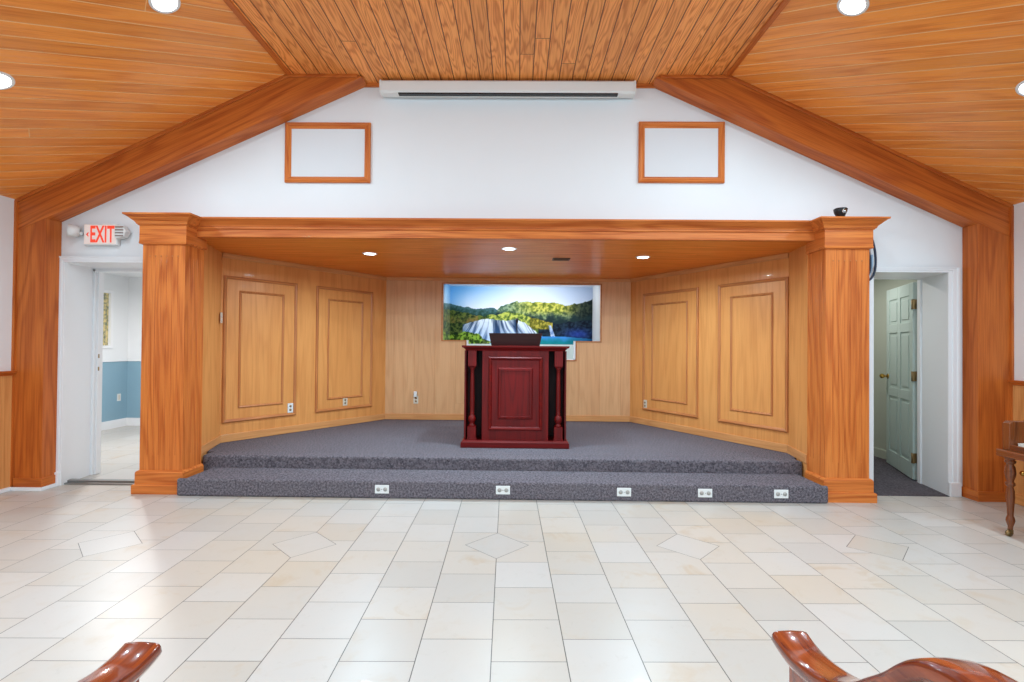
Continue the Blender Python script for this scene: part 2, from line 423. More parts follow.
# left: deep splayed reveal, then the frame of the inner door
mb = MB()
prism_z(mb, [(-4.42, YB - .005), (-4.28, YB - .005), (-4.345, 5.05), (-4.42, 5.05)], 0, 2.13)
mb.box(-4.42, -3.36, YB - .005, 5.05, 2.105, 2.13)
prism_z(mb, [(-3.36, YB), (-3.38, YB), (-3.38, 5.05), (-3.36, 5.05)], 0, 2.105)
struct('trim_18', mb, WHITE_TRIM, label='white lining of the left doorway')
casing('trim_19', -4.28, -3.38, 2.105, .055)
mb = MB(); mb.box(-4.40, -4.315, 5.0, 5.11, 0, 2.10); mb.box(-4.33, -4.30, 5.03, 5.09, 0, 2.09)
mb.box(-4.40, -3.36, 5.0, 5.11, 2.075, 2.13)
struct('trim_20', mb, WHITE_TRIM, bevel=.003, label='inner door frame of the left doorway')
for z in (1.21, 1.08):
    t_ = tag(obj('strike_plate', MB().box(-4.302, -4.298, 5.035, 5.05, z - .02, z + .02), ABRASS, bevel=.001), 'upper brass strike plate on the left doorway jamb' if z > 1.15 else 'lower brass strike plate on the left doorway jamb', 'strike plate')
struct('trim_21', MB().box(-4.36, -3.36, 4.66, 4.80, -.0, .014).box(-4.36, -3.36, 4.70, 4.76, .014, .03), METAL_SILL, bevel=.004, label='metal door threshold')
# right: splayed reveal
mb = MB()
prism_z(mb, [(4.10, YB - .005), (3.985, YB - .005), (4.07, 5.05), (4.10, 5.05)], 0, 2.09)
mb.box(3.27, 4.10, YB - .005, 5.05, 2.065, 2.09)
mb.box(3.27, 3.30, YB - .005, 5.05, 0, 2.065)
struct('trim_22', mb, WHITE_TRIM, label='white lining of the right doorway')
casing('trim_23', 3.30, 3.985, 2.065, .05, .1)
mb = MB(); mb.box(4.065, 4.10, 5.0, 5.08, 0, 2.085); mb.box(4.052, 4.07, 5.02, 5.05, 0, 2.06); mb.box(3.27, 4.12, 5.0, 5.09, 2.062, 2.09)
struct('trim_24', mb, WHITE_TRIM, bevel=.003, label='door frame of the right doorway')
struct('trim_25', MB().box(3.985, 4.088, YB - .034, YB - .0, 0, .13), WHITE_TRIM, bevel=.006, label='plinth block of right casing')
struct('trim_26', MB().box(-4.34, -4.285, YB - .034, YB - .0, 0, .13), WHITE_TRIM, bevel=.006, label='plinth block of left casing')

# ---------------------------------------------------------------- room behind the left doorway
SX, SY = -6.35, 8.0
struct('floor', MB().box(SX - .1, -3.3, YB + .06, SY + .1, -.1, 0), TILE2, label='pale tile floor of the side room')
struct('ceiling', MB().box(SX - .1, -3.3, 5.07, SY + .1, 2.42, 2.47), WHITE, label='white ceiling of the side room')
mb = MB(); mb.box(SX - .1, SX, 5.07, 7.08, 0, 2.42); mb.box(SX - .1, SX, 7.68, SY, 0, 2.42); mb.box(SX - .1, SX, 7.08, 7.68, 0, 1.26); mb.box(SX - .1, SX, 7.08, 7.68, 2.16, 2.42)
struct('wall_side_room_left', mb, WHITE)
struct('wall_side_room_back', MB().box(SX, -3.35, SY, SY + .1, 0, 2.42), WHITE)
struct('wall_side_room_right', MB().box(-3.35, -3.30, 5.07, SY, 0, 2.42), WHITE)
struct('wall_side_room_front', MB().box(SX, -4.6, 4.97, 5.07, 0, 2.42), WHITE)
struct('trim_27', MB().box(SX, SX + .006, 5.07, SY, .12, 1.05).box(SX, -3.35, SY - .006, SY, .12, 1.05), BLUE, label='blue painted lower wall')
struct('trim_28', MB().box(SX, SX + .02, 5.07, SY, 1.05, 1.08).box(SX, -3.35, SY - .02, SY, 1.05, 1.08), WHITE_TRIM, label='white chair rail')
struct('baseboard_side_room', MB().box(SX, SX + .015, 5.07, SY, 0, .13).box(SX, -3.35, SY - .015, SY, 0, .13), WHITE_TRIM, bevel=.003)
wn = struct('window_1', MB().ring_frame(7.08, 7.68, 1.26, 2.16, .045, SX - .05, SX + .02, axis=0), WHITE_TRIM, bevel=.003, origin=(SX, 7.38, 1.26))
obj('window_pane', MB().box(SX - .03, SX - .02, 7.12, 7.64, 1.30, 2.12), WGLASS, wn)
ol = thing('wall_outlet', 'white outlet on the blue lower wall seen through the left doorway', 'outlet', (SX + .006, 7.83, .42))
obj('cover_plate', MB().box(SX + .006, SX + .012, 7.795, 7.865, .42, .535), PLASTIC, ol, bevel=.002)
obj('socket', MB().box(SX + .012, SX + .014, 7.815, 7.845, .44, .515), ALMOND, ol)

# ---------------------------------------------------------------- room behind the right doorway
struct('floor', MB().box(3.10, 4.60, YB + .06, 7.6, -.1, 0).box(3.27, 4.06, YB - .02, YB + .06, 0, .006).box(3.10, 4.60, YB + .06, 7.6, 0, .006), CARPET_D, label='dark carpet floor of the right room')
struct('wall_right_room', MB().box(4.52, 4.60, 5.07, 7.6, 0, 2.42), GREYGREEN)
struct('wall_right_room_back', MB().box(3.10, 4.60, 7.55, 7.6, 0, 2.42), GREYGREEN)
struct('wall_right_room_left', MB().box(3.05, 3.10, 5.07, 7.6, 0, 2.42), GREYGREEN)
struct('ceiling', MB().box(3.05, 4.60, 5.07, 7.6, 2.42, 2.46), GREYGREEN, label='ceiling of the right room')
struct('baseboard_right_room', MB().box(4.505, 4.52, 5.07, 7.55, 0, .11), GREYGREEN, bevel=.003)
# six panel door, hinged on the right, swung open
dl, dh = .84, 2.03
ang = math.atan2(5.94 - 5.13, 4.435 - 4.115)
d1 = bpy.data.objects.new('door_1', None); COL.objects.link(d1); d1.location = (4.105, 5.125, .015); d1.rotation_euler = (0, 0, ang); d1['_w'] = [0, 0, 0]
d1['kind'] = 'structure'; d1['label'] = 'white six panel door swung open in the right doorway'
mb = MB(); th = .038
rows = [(.17, .80), (.90, 1.52), (1.62, 1.90)]; cols = [(.10, .375), (.465, .74)]
mb.box(0, dl, .010, th - .010, 0, dh)
for y0, y1 in ((0, .011), (th - .011, th)):
    xs = [0, .10, .375, .465, .74, dl]; zs = [0, .17, .80, .90, 1.52, 1.62, 1.90, dh]
    for a, b in ((0, .10), (.375, .465), (.74, dl)): mb.box(a, b, y0, y1, 0, dh)
    for a, b in cols:
        for c, d in ((0, .17), (.80, .90), (1.52, 1.62), (1.90, dh)): mb.box(a, b, y0, y1, c, d)
        for c, d in rows:
            yy = (.003, .012) if y0 == 0 else (th - .012, th - .003); mb.box(a + .035, b - .035, yy[0], yy[1], c + .035, d - .035)
obj('door_panel', mb, DOORP, d1, local=True, bevel=.004)
for hz in (.22, 1.06, 1.80):
    mb = MB(); mb.cyl((-.008, .045, hz - .05), (0, 0, 1), .008, .1); mb.box(-.028, -.006, .030, .046, hz - .05, hz + .05); mb.box(-.003, .0, .004, .034, hz - .05, hz + .05)
    mb.box(-.004, .034, .038, .041, hz - .05, hz + .05)
    obj('hinge', mb, ABRASS, d1, local=True)
mb = MB()
for s, y in ((1, th), (-1, 0)):
    mb.cyl((dl - .065, y, 1.02), (0, s, 0), .03, .008); mb.cyl((dl - .065, y, 1.02), (0, s, 0), .011, .05)
    mb.sphere((dl - .065, y + s * .058, 1.02), .027)
obj('door_knob', mb, BRASS, d1, local=True)

# ---------------------------------------------------------------- stage shell
struct('floor', MB().prism([(-3.1, 4.95), (2.84, 4.95), (2.86, 5.2), (1.7, 7.24), (-2.0, 7.24), (-3.27, 5.4)], 2, 0, ZS - .002), CARPET, label='raised carpeted stage floor')
ceil_pts = [(-3.2, YB), (2.84, YB), (2.86, 5.2), (1.7, 7.24), (-2.0, 7.24), (-3.27, 5.4)]
struct('ceiling', MB().prism(ceil_pts, 2, ZSC, ZSC + .018), CEIL_STAGE, grain=(1, 0, 0), label='low plank ceiling of the stage')
# back wall with the opening of the recess (T shape)
bp = [(-1.97, 0), (1.69, 0), (1.69, ZSC), (-1.97, ZSC)]
mb = MB()
OL, OR, OZ0, OZ1, NL, NR, NZ = -1.09, 1.205, 1.43, 2.248, -.74, .845, 1.155
mb.box(-1.99, OL, YS, YS + .05, 0, ZSC); mb.box(OR, 1.71, YS, YS + .05, 0, ZSC); mb.box(OL, OR, YS, YS + .05, OZ1, ZSC)
mb.box(OL, NL, YS, YS + .05, 0, OZ0); mb.box(NR, OR, YS, YS + .05, 0, OZ0); mb.box(NL, NR, YS, YS + .05, 0, NZ)
struct('wall_stage_back', mb, OAK_BACK)
def angled_wall(name, p0, p1, side):
    p0, p1 = Vector(p0), Vector(p1); d = (p1 - p0).normalized(); n = Vector((-d.y, d.x)) * side
    struct(name, MB().prism([p0, p1, p1 + n * .05, p0 + n * .05], 2, 0, ZSC), OAK_LIGHT)
    return d, n
LP0, LP1 = (-3.23, 5.36), (-1.92, 7.2)
RP0, RP1 = (2.81, 5.16), (1.64, 7.2)
dL, nL = angled_wall('wall_stage_left', LP0, LP1, 1)
dR, nR = angled_wall('wall_stage_right', RP0, RP1, -1)
LQ0, RQ0 = (-3.04, 4.70), (2.735, 4.70)
angled_wall('wall_stage_left_return', LQ0, LP0, 1); angled_wall('wall_stage_right_return', RQ0, RP0, -1)
def strip(name, p0, p1, side, z0, z1, t=.014, mat=OAK_MOLD, bev=.004):
    p0, p1 = Vector(p0), Vector(p1); d = (p1 - p0).normalized(); n = Vector((-d.y, d.x)) * side
    return struct(name, MB().prism([p0, p1, p1 - n * t, p0 - n * t], 2, z0, z1), mat, grain=(d.x, d.y, 0), bevel=bev)
OAK_BASE = wood('oak_base', (222, 158, 100), (196, 128, 76), rough=.35, contrast=.4)
strip('baseboard_stage_left', LP0, LP1, 1, ZS, ZS + .085, mat=OAK_BASE); strip('baseboard_stage_right', RP0, RP1, -1, ZS, ZS + .085, mat=OAK_BASE)
strip('baseboard_stage_left_return', LQ0, LP0, 1, ZS, ZS + .085, mat=OAK_BASE); strip('baseboard_stage_right_return', RQ0, RP0, -1, ZS, ZS + .085, mat=OAK_BASE)
struct('baseboard_stage_back', MB().box(-1.92, 1.64, YS - .014, YS, ZS, ZS + .085), OAK_BASE, grain=(1, 0, 0), bevel=.004)
strip('trim_29', LP0, LP1, 1, ZSC - .05, ZSC, .02, OAK_BASE); strip('trim_30', RP0, RP1, -1, ZSC - .05, ZSC, .02, OAK_BASE)
struct('trim_31', MB().box(-1.92, 1.64, YS - .02, YS, ZSC - .05, ZSC), OAK_BASE, grain=(1, 0, 0), bevel=.004)

# recess behind the stage wall: white box with the mural on its far wall
RY = 7.97
RZ = 2.31
mb = MB(); mb.box(OL - .03, OL, YS + .05, RY + .03, .9, RZ); mb.box(OR, OR + .03, YS + .05, RY + .03, .9, RZ)
mb.box(OL - .03, OR + .03, YS + .05, RY + .03, RZ, RZ + .03); mb.box(OL - .03, OR + .03, RY, RY + .03, .9, RZ); mb.box(OL, OR, YS + .05, RY, .87, .9)
struct('wall_recess', mb, WHITE)
struct('trim_32', MB().box(OL, OR, RY - .12, RY, .9, 1.38), TUB, label='pale ledge under the mural')
mb = MB(); y0, y1 = YS - .012, YS + .05; q = .018
for a in ((OL - q, OL, OZ0 - q, OZ1 + q), (OR, OR + q, OZ0 - q, OZ1 + q), (OL, OR, OZ1, OZ1 + q), (OL, NL, OZ0 - q, OZ0), (NR, OR, OZ0 - q, OZ0), (NL - q, NL, NZ - q, OZ0 - q), (NR, NR + q, NZ - q, OZ0 - q), (NL, NR, NZ - q, NZ)):
    mb.box(a[0], a[1], YS - .012, YS, a[2], a[3])
struct('trim_33', mb, OAK_MOLD, grain=(1, 0, 0), bevel=.002, label='thin wood edging of the recess opening')
for a, nm in ((NR - .02, 'r'),):
    struct('trim_34', MB().box(NR - .025, NR, YS + .0, YS + .05, NZ, OZ0).box(NL, NL + .025, YS, YS + .05, NZ, OZ0).box(NL, NR, YS, YS + .05, NZ, NZ + .01), WHITE_TRIM, label='white lining of the low notch')

# mural, painted in code on a fine grid
def fbm(x, y, s, o=4):
    return mnoise.fractal(Vector((x * s, y * s, 3.3)), .9, 2.1, o)
def mural_colour(u, v):
    def lerp(a, b, t): t = min(1, max(0, t)); return [a[i] + (b[i] - a[i]) * t for i in range(3)]
    def ip(x, pts):
        if x <= pts[0][0]: return pts[0][1]
        for (a, b), (c, d) in zip(pts, pts[1:]):
            if x <= c: return b + (d - b) * (x - a) / (c - a)
        return pts[-1][1]
    n = fbm(u * 2.4, v, 7); n2 = fbm(u * 2.4 + 9, v, 22); n3 = fbm(u * 2.4, v + 5, 3, 2)
    # sky
    col = lerp((88, 158, 216), (206, 220, 240), u / .45 * .9 + v * .7)
    col = lerp(col, (236, 240, 250), (v - .05) * 2.4)
    col = lerp(col, (140, 156, 186), max(0, u - .62) * 1.9 - v * .9)
    col = lerp(col, (96, 170, 226), (.12 - u) * 5)
    # far hills left
    h = ip(u, [(0, .30), (.1, .36), (.2, .39), (.3, .37), (.36, .42), (1, .5)]) + n * .018
    if v > h: col = lerp((66, 104, 108), (34, 66, 58), (v - h) * 8 + n2 * .8)
    # main wooded hill
    h = ip(u, [(.31, .50), (.34, .37), (.40, .30), (.46, .26), (.54, .27), (.62, .25), (.7, .27), (.78, .29), (.86, .32), (.93, .27), (1, .2)]) + n * .03
    if u > .31 and v > h:
        lit = 1.2 * n2 + .5
        a = lerp((62, 92, 72), (142, 166, 132), lit)
        b = lerp((104, 118, 34), (226, 216, 92), lit)
        c = lerp((16, 26, 30), (50, 62, 50), lit)
        t = ip(u, [(.4, 0), (.58, .9), (.8, 1)])
        col = lerp(a, b, t * ip(v, [(.25, 1), (.42, .9), (.52, .15)]))
        col = lerp(col, c, ip(u, [(.78, 0), (.92, .95), (1, 1)])); 
        if v > .43: col = lerp(col, (30, 50, 52), (v - .43) * 7 + n)
    # near vegetation band
    h = ip(u, [(0, .42), (.08, .44), (.16, .5), (.24, .52), (.34, .47), (.42, .43), (.5, .48), (.58, .54), (.66, .60), (.74, .64), (1, .56)]) + n * .03
    if v > h:
        a = lerp((26, 46, 26), (96, 112, 46), .5 + 1.6 * n2)
        if .26 < u < .62: a = lerp((70, 98, 40), (196, 204, 92), .5 + 1.5 * n2)
        if u > .62: a = lerp((10, 18, 34), (36, 54, 66), .5 + n2)
        if .56 < u < .72 and v < .74: a = lerp((96, 96, 30), (206, 190, 70), .4 + 1.5 * n2)
        if u < .2 and .5 < v < .64: a = lerp(a, (150, 120, 60), .45 + n)
        col = a
    # rock behind the falls
    top = ip(u, [(.10, .66), (.18, .60), (.26, .57), (.34, .58), (.40, .60), (.47, .57), (.52, .62), (.58, .74), (.64, .84)]) + n * .012
    bot = ip(u, [(.1, .8), (.2, .88), (.3, .97), (.4, .95), (.55, .93), (.66, .88)])
    if .09 < u < .65 and top < v < bot:
        q = v - top
        st = mnoise.fractal(Vector(((u + q * (.30 - u) * 1.6) * 60, v * 2.2, 1.)), .9, 2.1, 3)
        fall = ip(u, [(.09, .25), (.13, .75), (.18, .55), (.22, 1.), (.29, .95), (.325, .35), (.345, .2), (.37, .95), (.44, 1.), (.462, .3), (.48, 1.), (.58, 1.), (.65, .8)])
        wv = min(1, max(0, fall * .85 + st * 1.0 + .02))
        col = lerp((34, 54, 84), (232, 242, 254), wv)
        col = lerp(col, (84, 146, 232), .4 * (q / (bot - top)) * (1 - .4 * wv))
    # lone fall and blue mist on the right
    if abs(u - .705 - (v - .7) * .12) < .008 + (v - .66) * .035 and .67 < v < .88: col = lerp((120, 150, 200), (220, 232, 250), .5 + n2)
    mist = math.exp(-((u - .9) / .09) ** 2 - ((v - .82) / .09) ** 2)
    if v > .6: col = lerp(col, (52, 84, 196), mist * .7 + n2 * .1)
    # water
    wl = ip(u, [(.3, .985), (.4, .93), (.5, .89), (.6, .87), (.72, .86), (.85, .87), (1, .90)]) + n * .006
    if u > .28 and v > wl:
        col = lerp((70, 150, 232), (20, 132, 142), (v - wl) * 11 + n * .4)
        col = lerp(col, (14, 60, 92), max(0, u - .8) * 3.5)
        col = lerp(col, (190, 220, 245), max(0, .52 - u) * 2.5)
    # green bush lower left
    bx = ((u - .11) / .13) ** 2 + ((v - .95) / .15) ** 2
    if bx < 1 + n * .8: col = lerp((40, 66, 16), (150, 186, 62), .5 + 1.7 * n2)
    return col
def mural(name_parts):
    nx, nz = 360, 150; x0, x1, z0, z1 = OL + .002, OR - .002, 1.38, RZ - .002
    me = bpy.data.meshes.new('mural'); vs = []; cs = []
    for j in range(nz + 1):
        for i in range(nx + 1):
            u, v = i / nx, 1 - j / nz
            vs.append((x0 + (x1 - x0) * u - (x0 + x1) / 2, 0, z0 + (z1 - z0) * (j / nz) - z0)); cs.append(srgb(*[max(0, min(255, c)) for c in mural_colour(u, v)]))
    fs = [(j * (nx + 1) + i, j * (nx + 1) + i + 1, (j + 1) * (nx + 1) + i + 1, (j + 1) * (nx + 1) + i) for j in range(nz) for i in range(nx)]
    me.from_pydata(vs, [], fs); a = me.color_attributes.new('print', 'FLOAT_COLOR', 'POINT')
    a.data.foreach_set('color', np.array(cs, dtype=np.float32).ravel())
    me.materials.append(PRINT)
    o = bpy.data.objects.new('mural', me); COL.objects.link(o); o.location = ((x0 + x1) / 2, RY - .004, z0)
    tag(o, 'waterfall landscape mural in the recess behind the wooden lectern', 'mural')
    # its narrow return on the left cheek of the recess
    me = bpy.data.meshes.new('mural_return'); vs = []; cs = []; nx = 30; nz = 110
    for j in range(nz + 1):
        for i in range(nx + 1):
            t, v = i / nx, 1 - j / nz
            vs.append((x0 - (x0 + x1) / 2 + .001, -.005 - (RY - YS - .06) * (1 - t), (z1 - z0) * (j / nz)))
            c = mural_colour(.09 - .09 * t, v); c = [q * .8 + 46 for q in c]
            cs.append(srgb(*[max(0, min(255, q)) for q in c]))
    fs = [(j * (nx + 1) + i, j * (nx + 1) + i + 1, (j + 1) * (nx + 1) + i + 1, (j + 1) * (nx + 1) + i) for j in range(nz) for i in range(nx)]
    me.from_pydata(vs, [], fs); a = me.color_attributes.new('print', 'FLOAT_COLOR', 'POINT')
    a.data.foreach_set('color', np.array(cs, dtype=np.float32).ravel()); me.materials.append(PRINT)
    r = bpy.data.objects.new('mural_return', me); COL.objects.link(r); r.parent = o
mural(None)

# ---------------------------------------------------------------- carpeted steps of the stage
st = thing('stage_steps', 'two dark blue-grey carpeted steps running across the front of the stage', 'steps', (-.13, 4.35, 0))
obj('lower_step', MB().prism([(-3.0, 4.35), (2.722, 4.35), (2.722, 4.386), (2.69, 4.386), (2.69, 4.80), (-2.94, 4.80), (-2.94, 4.386), (-3.0, 4.386)], 2, 0, .153), CARPET, st, bevel=.018)
obj('upper_step', MB().box(-3.045, 2.74, 4.775, 4.955, 0, ZS), CARPET, st, bevel=.018)

# outlets along the riser
def riser_outlet(x, z, label, mat=PLASTIC, h=.075):
    t = thing('floor_outlet', label, 'outlet', (x, 4.35, z), group='outlets along the step riser')
    obj('cover_plate', MB().box(-.062, .062, -.006, 0, 0, h), mat, t, local=True, bevel=.003)
    for s in (-.03, .03):
        obj('socket', MB().cyl((s, -.006, h / 2), (0, -1, 0), .018, .002, 14).box(s - .008, s - .005, -.0095, -.008, h / 2 - .007, h / 2 + .007).box(s + .005, s + .008, -.0095, -.008, h / 2 - .007, h / 2 + .007), [GREYM], t, local=True)
    obj('screw', MB().cyl((0, -.006, h / 2), (0, -1, 0), .004, .002, 8), CHROME, t, local=True)
    return t
ro = riser_outlet(-1.178, .045, 'leftmost of the five metal outlets on the lowest step riser')
for x, z, l in ((-.115, .05, 'riser outlet left of the lectern base, second from the left'), (.943, .045, 'riser outlet just right of the lectern, middle of the five'),
                (1.648, .045, 'fourth riser outlet from the left, right of the middle one'), (2.308, .045, 'rightmost riser outlet, nearest the right column')):
    dup(ro, (x, 4.35, z), l)

# ---------------------------------------------------------------- wall panels on the angled stage walls
def wall_panel(p0, d, side, s0, s1, label, kick=0):
    """moulded panel: local x along the wall, local -y (or +y) into the room"""
    ang = math.atan2(d.y, d.x)
    t = thing('wall_panel', label, 'wall panel', (p0[0] + d.x * s0, p0[1] + d.y * s0, .48), ang, 'moulded oak panels on the stage walls')
    sg = -side; W_, H = s1 - s0, 1.615
    prof = [(0, 0), (0, .016), (.010, .022), (.022, .018), (.034, .008), (.036, .004)]
    obj('backing_board', MB().box(.03, W_ - .03, min(0, sg * .006), max(0, sg * .006), .03, H - .03), OAK_LIGHT, t, local=True)
    obj('outer_moulding', MB().profile_frame(0, W_, 0, H, prof, 0, sg), OAK_MOLD, t, local=True, grain=lambda c: (1, 0, 0) if (c.z < .05 or c.z > H - .05) else (0, 0, 1))
    a, b = .165, .15
    prof2 = [(0, .005), (0, .014), (.008, .019), (.018, .014), (.026, .007)]
    obj('inner_moulding', MB().profile_frame(a, W_ - a, b, H - b, prof2, 0, sg), OAK_MOLD, t, local=True)
    return t
wall_panel(LP0, dL, 1, .02, .872, 'left stage wall panel nearest the left column')
wall_panel(LP0, dL, 1, 1.135, 2.015, 'left stage wall panel nearest the back wall')
wall_panel(RP0, dR, -1, .0, .851, 'right stage wall panel nearest the right column')
wall_panel(RP0, dR, -1, 1.14, 2.09, 'right stage wall panel nearest the back wall')

def wall_outlet(p, ang, sg, label, mat=PLASTIC, name='wall_outlet', gang=1, cat='outlet'):
    t = thing(name, label, cat, p, ang)
    w_ = .035 * gang
    obj('cover_plate', MB().box(-w_, w_, min(0, sg * .006), max(0, sg * .006), 0, .115), mat, t, local=True, bevel=.002)
    for z in (.036, .079):
        obj('socket', MB().cyl((0, sg * .006, z), (0, sg, 0), .015, .002, 14), TAN if name != 'wall_switch' else PLASTIC, t, local=True)
    return t
aL, aR = math.atan2(dL.y, dL.x), math.atan2(dR.y, dR.x)
def on_wall(p0, d, n, s, z, off=.008): return (p0[0] + d.x * s - n.x * off, p0[1] + d.y * s - n.y * off, z)
wall_outlet(on_wall(LP0, dL, nL, .80, .515), aL, -1, 'white outlet low on the left stage panel nearest the column')
wall_outlet(on_wall(LP0, dL, nL, 1.575, .53), aL, -1, 'outlet low on the left stage panel nearest the back wall', ALMOND)
wall_outlet(on_wall(RP0, dR, nR, 2.04, .50), aR, 1, 'outlet low at the corner of the right stage panel', ALMOND)
wall_outlet((-1.469, YS, .50), 0, -1, 'outlet with white plug on the stage back wall left of the lectern', ALMOND)
tag(obj('plug', MB().box(-1.495, -1.45, YS - .045, YS - .008, .60, .68), PLASTIC, bevel=.006), 'white plug-in adapter above the outlet on the stage back wall', 'plug')
wall_outlet((-3.195, 5.30, 1.57), math.atan2(.66, -.19), -1, 'small switch plate on the oak return beside the left column', ALMOND, 'wall_switch', cat='switch')

# ---------------------------------------------------------------- columns
def column(cx, inner, label):
    """inner = +1 when the stage side is +x"""
    w_, y0, y1 = .193, 4.43, 4.70
    t = thing('column', label, 'column', (cx, y0, 0), group='columns framing the stage')
    def grooved(z0, z1, gr):
        pts = []
        n = 6; g = .0035; dp = .004
        pts.append((cx - w_, y0))
        if gr:
            for i in range(n):
                x = cx - w_ * .66 + i * (w_ * 1.32) / (n - 1)
                pts += [(x - g, y0), (x, y0 + dp), (x + g, y0)]
        pts.append((cx + w_, y0))
        if gr and inner > 0:
            for i in range(4):
                y = y0 + .06 + i * .055; pts += [(cx + w_, y - g), (cx + w_ - dp, y), (cx + w_, y + g)]
        pts.append((cx + w_, y1)); pts.append((cx - w_, y1))
        if gr and inner < 0:
            for i in reversed(range(4)):
                y = y0 + .06 + i * .055; pts += [(cx - w_, y + g), (cx - w_ + dp, y), (cx - w_, y - g)]
        return pts
    sh = MB().prism(grooved(0, 0, True), 2, .34, 2.13).prism(grooved(0, 0, False), 2, .195, .34).prism(grooved(0, 0, False), 2, 2.13, 2.26)
    so = obj('shaft', sh, OAK_COL, t)
    db = MB()
    for i in range(6):
        db.cyl((cx - w_ * .66 + i * (w_ * 1.32) / 5, y0, 2.135), (0, -1, 0), .006, .002, 10)
    obj('groove_stop', db, OAK_MOLD, so, label='row of small round groove ends')
    def sq(e, z, zz): return [(cx - w_ - e, y0 - e, z), (cx + w_ + e, y0 - e, z), (cx + w_ + e, y1, z), (cx - w_ - e, y1, z)]
    b = MB().loft([sq(.042, 0, 0), sq(.042, .075, 0), sq(.036, .083, 0), sq(.024, .085, 0), sq(.024, .185, 0), sq(.018, .197, 0), sq(.004, .205, 0)])
    obj('base', b, OAK_COL, t, grain=(1, 0, 0))
    # capital: neck bead, frieze, crown moulding
    e0 = .026
    cap = MB().loft([sq(.002, 2.238, 0), sq(.020, 2.243, 0), sq(.024, 2.256, 0), sq(e0 - .006, 2.262, 0), sq(e0 - .006, 2.405, 0), sq(e0 + .004, 2.41, 0), sq(e0 + .004, 2.418, 0)])
    obj('frieze', cap, OAK_COL, t, grain=(1, 0, 0))
    cr = [(e0 + .012, 2.418), (e0 + .016, 2.43), (e0 + .022, 2.44), (e0 + .036, 2.452), (e0 + .052, 2.468), (e0 + .070, 2.482), (e0 + .082, 2.487), (e0 + .084, 2.502)]
    obj('crown', MB().loft([sq(e, z, 0) for e, z in cr]), OAK_COL, t, grain=(1, 0, 0))
    return t
column(-3.198, 1, 'orange oak square column left of the stage, beside the exit sign')
column(2.932, -1, 'orange oak square column right of the stage, with a cable hanging beside it')

# beam across the top of the stage opening
t = thing('beam', 'long orange oak cornice beam spanning between the two columns above the stage', 'beam', (-.11, 4.6, 2.34))
bx0, bx1 = -2.99, 2.77
obj('fascia', MB().prism([(YB + .0, 2.34), (4.555, 2.34), (4.555, 2.41), (YB, 2.41)], 0, bx0, bx1), OAK_COL, t, grain=(1, 0, 0), bevel=.002)
obj('bead', MB().prism([(YB, 2.41), (4.55, 2.41), (4.541, 2.416), (4.541, 2.428), (4.55, 2.434), (YB, 2.434)], 0, bx0, bx1), OAK_COL, t, grain=(1, 0, 0))
pr = [(YB, 2.434), (4.548, 2.434), (4.546, 2.444), (4.538, 2.452), (4.522, 2.462), (4.50, 2.476), (4.486, 2.486), (4.476, 2.49), (4.474, 2.505), (YB, 2.505)]
obj('crown', MB().prism(pr, 0, bx0, bx1), OAK_COL, t, grain=(1, 0, 0))

# ---------------------------------------------------------------- framed speaker covers on the gable
def cover(x0, x1, z0, z1, label):
    t = thing('speaker_cover', label, 'wall frame', ((x0 + x1) / 2, YB, z0), group='empty wooden frames high on the white wall')
    t_w = MB().profile_frame(x0, x1, z0, z1, [(0, 0), (0, .022), (.012, .030), (.028, .024), (.040, .026), (.056, .012), (.058, .0)], YB, -1)
    obj('frame', t_w, OAK_COL, t, grain=lambda c: (1, 0, 0) if (c.z < z0 + .06 or c.z > z1 - .06) else (0, 0, 1))
    obj('cloth_panel', MB().box(x0 + .05, x1 - .05, YB - .008, YB, z0 + .05, z1 - .05), CANVAS, t)
cover(-2.20, -1.395, 2.87, 3.435, 'wooden frame around a white panel, upper left of the gable wall')
cover(1.118, 1.915, 2.885, 3.455, 'wooden frame around a white panel, upper right of the gable wall')

# ---------------------------------------------------------------- projection screen housing
t = thing('projection_screen', 'long white roll-up projection screen housing under the flat ceiling', 'projector screen', (-.12, 4.55, 3.655))
sx0, sx1 = -1.285, 1.062
obj('housing', MB().prism([(4.50, 3.683), (4.50, 3.768), (4.515, 3.785), (4.60, 3.785), (4.605, 3.67), (4.52, 3.668)], 0, sx0 + .012, sx1 - .012), PLASTIC, t, bevel=.004)
for a, b in ((sx0, sx0 + .014), (sx1 - .014, sx1)):
    obj('end_cap', MB().prism([(4.494, 3.68), (4.494, 3.773), (4.51, 3.79), (4.605, 3.79), (4.608, 3.665), (4.515, 3.663)], 0, a, b), PLASTIC, t, bevel=.003)
obj('screen_slot', MB().box(sx0 + .17, sx1 - .16, 4.515, 4.56, 3.660, 3.676), BLACK, t, label='black slot under the housing')
for a in (sx0 + .1, sx1 - .1):
    obj('bracket', MB().box(a - .02, a + .02, 4.57, YB, 3.74, 3.77), PLASTIC, t)

